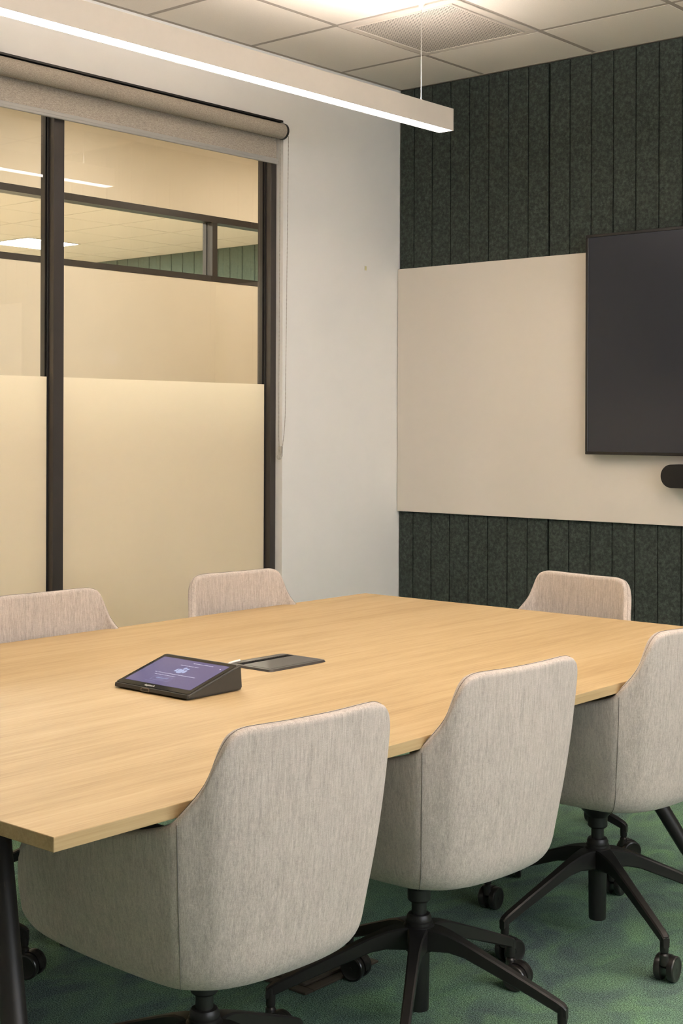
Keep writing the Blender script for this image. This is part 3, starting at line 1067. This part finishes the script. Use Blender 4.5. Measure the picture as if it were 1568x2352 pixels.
def off(i, k, d):
    """point of the outer surface moved outward"""
    p = GRID[i][k]
    a = GRID[min(i + 1, len(GRID) - 1)][k] - GRID[max(i - 1, 0)][k]
    b = GRID[i][min(k + 1, len(GRID[0]) - 1)] - GRID[i][max(k - 1, 0)]
    nrm = a.cross(b)
    if nrm.length < 1e-9:
        return p.copy()
    nrm.normalize()
    if nrm.dot(Vector((p.x, p.y, -0.05))) < 0:
        nrm = -nrm
    return p + nrm * d
def make_seams():
    bm = bmesh.new()
    for s in (1, -1):
        i = SEAM * PER
        pts = [off(i, k, 0.0002) for k in range(1, 14)]
        add_tube(bm, [Vector((p.x, p.y * s, p.z)) for p in pts], 0.0006, 6)
        pts = []
        for i in range(0, SEAM * PER + 1):
            p = off(i, 1, -0.012)
            pts.append(Vector((p.x, p.y, p.z + 0.012)) if i < 14 else p + (GRID[i][0] - GRID[i][1]))
        # stitching dashes along the top edge
        add_tube(bm, [Vector((p.x, p.y * s, p.z)) for p in pts], 0.0005, 5)
    me = bpy.data.meshes.new('stitching')
    bm.to_mesh(me); bm.free()
    me.materials.append(M['stitch'])
    for p in me.polygons:
        p.use_smooth = True
    return me
SEAMS = make_seams()
def make_cushion():
    bm = bmesh.new()
    pts = rrect(-.20, .268, -.205, .205, .07, 8)
    add_prism(bm, pts, 0.418, 0.475)
    bmesh.ops.bevel(bm, geom=[e for e in bm.edges if abs(e.verts[0].co.z - e.verts[1].co.z) < 1e-5], offset=0.018, segments=4, affect='EDGES')
    bmesh.ops.recalc_face_normals(bm, faces=bm.faces)
    me = bpy.data.meshes.new('seat_cushion')
    bm.to_mesh(me); bm.free()
    me.materials.append(M['fabric'])
    for p in me.polygons:
        p.use_smooth = True
    return me
CUSH = make_cushion()
def mesh_from(bm, name, mats, ang=0.6):
    bmesh.ops.recalc_face_normals(bm, faces=bm.faces)
    me = bpy.data.meshes.new(name)
    for p in bm.faces:
        p.smooth = True
    for e in bm.edges:
        if len(e.link_faces) == 2 and e.calc_face_angle(0.0) > ang:
            e.smooth = False
    bm.to_mesh(me); bm.free()
    for m in mats:
        me.materials.append(m)
    return me
bm = bmesh.new()
add_lathe(bm, [(0.022, 0.284), (0.0255, 0.288), (0.0255, 0.312), (0.05, 0.340), (0.10, 0.378), (0.11, 0.385)], 36)
MECH = mesh_from(bm, 'seat_mechanism', [M['black_plastic']])
bm = bmesh.new()
add_lathe(bm, [(0.0165, 0.235), (0.0165, 0.29)], 28)
add_lathe(bm, [(0.0215, 0.045), (0.0225, 0.048), (0.0240, 0.20), (0.0240, 0.21)], 32)
GAS = mesh_from(bm, 'gas_lift', [M['black_plastic']])
bm = bmesh.new()
add_lathe(bm, [(0.030, 0.176), (0.036, 0.185), (0.037, 0.222), (0.034, 0.231), (0.030, 0.234), (0.030, 0.240), (0.0275, 0.242), (0.0275, 0.250), (0.024, 0.256), (0.018, 0.257)], 36)
HUB = mesh_from(bm, 'base_hub', [M['black_metal']])
def leg_mesh():
    bm = bmesh.new()
    # stations along the arm: radius, top z, height, half width
    st = [(0.020, 0.231, 0.050, 0.024), (0.045, 0.2305, 0.048, 0.021), (0.075, 0.224, 0.040, 0.0165), (0.11, 0.2115, 0.034, 0.0135), (0.18, 0.1825, 0.031, 0.0118),
          (0.26, 0.149, 0.028, 0.0108), (0.318, 0.124, 0.026, 0.0104), (0.332, 0.1165, 0.026, 0.0102), (0.3385, 0.109, 0.024, 0.0085)]
    rings = []
    for r, zt, h, w in st:
        c = min(0.0035, w * 0.35)
        pr = [(-w, zt - c), (-w + c, zt), (w - c, zt), (w, zt - c), (w * 0.92, zt - h + c), (w * 0.92 - c, zt - h), (-w * 0.92 + c, zt - h), (-w * 0.92, zt - h + c)]
        rings.append([bm.verts.new((r, y, z)) for y, z in pr])
    for k in range(len(rings) - 1):
        for i in range(8):
            j = (i + 1) % 8
            bm.faces.new((rings[k][i], rings[k][j], rings[k + 1][j], rings[k + 1][i]))
    bm.faces.new(rings[0]); bm.faces.new(rings[-1])
    add_lathe(bm, [(0.0098, 0.073), (0.0105, 0.076), (0.0105, 0.112)], 20, (0.328, 0, 0))
    return mesh_from(bm, 'leg', [M['black_metal']], 0.5)
LEG = leg_mesh()
def caster_mesh():
    bm = bmesh.new()
    wr = 0.0305
    for s in (-1, 1):
        add_lathe(bm, [(wr - 0.006, 0.008), (wr - 0.001, 0.009), (wr, 0.012), (wr, 0.022), (wr - 0.0015, 0.0245), (wr - 0.005, 0.0255), (wr - 0.0065, 0.0248), (0.004, 0.0255)], 36, (0, 0, 0), 'Y')
        if s == -1:
            for v in bm.verts:
                v.co.y *= -1
    # hood over the wheels
    nb = bmesh.new()
    K = 14
    ro, ri = wr + 0.0018, wr - 0.006
    P0 = []
    for k in range(K + 1):
        a = math.radians(-8 + 150 * k / K)
        P0.append((math.cos(a) * ro, math.sin(a) * ro, math.cos(a) * ri, math.sin(a) * ri))
    rows = []
    for (a, b, c, d) in P0:
        rows.append([nb.verts.new((a, -0.0078, b)), nb.verts.new((a, 0.0078, b)), nb.verts.new((c, 0.0078, d)), nb.verts.new((c, -0.0078, d))])
    for k in range(K):
        for i in range(4):
            j = (i + 1) % 4
            nb.faces.new((rows[k][i], rows[k][j], rows[k + 1][j], rows[k + 1][i]))
    nb.faces.new(rows[0]); nb.faces.new(rows[-1][::-1])
    join(bm, nb)
    add_lathe(bm, [(0.004, -0.026), (0.004, 0.026)], 12, (0, 0, 0), 'Y')
    # socket under the stem
    add_lathe(bm, [(0.0115, 0.012), (0.0115, 0.036), (0.0085, 0.040), (0.006, 0.041), (0.006, 0.0445)], 20, (-0.018, 0, 0))
    bmesh.ops.translate(bm, verts=bm.verts, vec=(0.018, 0, wr + 0.0003))
    return mesh_from(bm, 'caster', [M['caster_black']], 0.5)
CASTER = caster_mesh()

def mk(name, me, parent):
    o = bpy.data.objects.new(name, me)
    link(o)
    o.parent = parent
    return o
GROUP = 'grey upholstered chairs around the meeting table'
def chair(x, y, rz, base_deg, casters, label):
    """base_deg: world direction of the first base arm; casters: world headings"""
    r = thing('office_chair', label, 'chair', (x, y, 0), rz, GROUP)
    s = mk('shell', SHELL, r)
    so = s.modifiers.new('thickness', 'SOLIDIFY'); so.thickness = 0.026; so.offset = -1.0
    sb = s.modifiers.new('smooth', 'SUBSURF'); sb.levels = 1; sb.render_levels = 1
    mk('stitching', SEAMS, s)
    mk('seat_cushion', CUSH, r)
    mk('seat_mechanism', MECH, r)
    mk('gas_lift', GAS, r)
    h = mk('base_hub', HUB, r)
    for k in range(5):
        a = math.radians(base_deg + 72 * k)
        l = mk('leg', LEG, r)
        l.rotation_euler = (0, 0, a - rz)
        c = mk('caster', CASTER, l)
        c.location = (0.328, 0, 0)
        c.rotation_euler = (0, 0, math.radians(casters[k]) - a)
    return r
chair(2.423, -3.664, PI - 0.07, -43, [20, 100, 200, 240, 330], 'grey fabric chair nearest the camera, in front of the oak table corner')
chair(2.413, -3.002, PI - 0.07, 14, [330, 7, 10, 10, 290], 'grey fabric chair in the middle of the near row of three')
chair(2.417, -2.242, PI - 0.06, 41, [40, 95, 95, 80, 95], 'grey fabric chair at the right frame edge, beside the far table leg')
chair(1.262, -3.60, 0, 40, [20, 120, 250, 300, 45], 'grey fabric chair hidden behind the nearest one, only its caster and leg showing')
chair(1.238, -2.92, -0.06, 20, [10, 80, 170, 230, 300], 'grey fabric chair cut by the left frame edge, backed by frosted glass')
chair(1.238, -2.145, -0.10, 30, [10, 80, 170, 230, 300], 'grey fabric chair below the window jamb and hanging blind chain')
chair(1.826, -1.68, -PI / 2 - 0.15, 9, [60, 80, 170, 230, 300], 'grey fabric chair at the table end, backed by the green felt wall')

# ------------------------------------------------------------------ light and world
world = bpy.data.worlds.new('World')
scene.world = world
world.use_nodes = True
bg = world.node_tree.nodes.get('Background')
bg.inputs['Color'].default_value = (0.62, 0.78, 1.0, 1)
bg.inputs['Strength'].default_value = 0.6
ld = bpy.data.lights.new('window_daylight', 'AREA')  # added area light standing in for daylight at the added window
ld.shape = 'RECTANGLE'
ld.size, ld.size_y = R_Y1 - R_Y0, R_Z1 - R_Z0
ld.energy = 15.0
ld.color = (1.0, 0.975, 0.95)
lo = bpy.data.objects.new('window_daylight', ld)
lo.location = (XR + 0.16, (R_Y0 + R_Y1) / 2, (R_Z0 + R_Z1) / 2)
lo.rotation_euler = (0, PI / 2, 0)
ld.size, ld.size_y = R_Z1 - R_Z0, R_Y1 - R_Y0
link(lo)

# ------------------------------------------------------------------ camera
cd = bpy.data.cameras.new('camera')
cam = bpy.data.objects.new('camera', cd)
link(cam)
F_PX = 3232.0
cd.sensor_fit = 'AUTO'
cd.sensor_width = 36.0
cd.lens = 36.0 * F_PX / 2352.0
cd.shift_y = -199.0 / 2352.0
cd.clip_start = 0.05
cd.clip_end = 60
yaw = math.atan2(0.651, 0.759)
roll = 0.0034
R = Vector((math.cos(yaw), math.sin(yaw), 0)); Fv = Vector((-math.sin(yaw), math.cos(yaw), 0)); U = Vector((0, 0, 1))
Rr = R * math.cos(roll) + U * math.sin(roll)
Ur = -R * math.sin(roll) + U * math.cos(roll)
mw = Matrix((Rr, Ur, -Fv)).transposed().to_4x4()
mw.translation = Vector((4.30, -5.47, 1.33))
cam.matrix_world = mw
scene.camera = cam

scene.view_settings.view_transform = 'Standard'
scene.view_settings.look = 'None'
scene.view_settings.gamma = 1.0
scene.view_settings.exposure = 2.12
scene.view_settings.use_curve_mapping = False
scene.cycles.max_bounces = 10
scene.cycles.diffuse_bounces = 5
scene.cycles.transparent_max_bounces = 16
scene.cycles.use_denoising = True
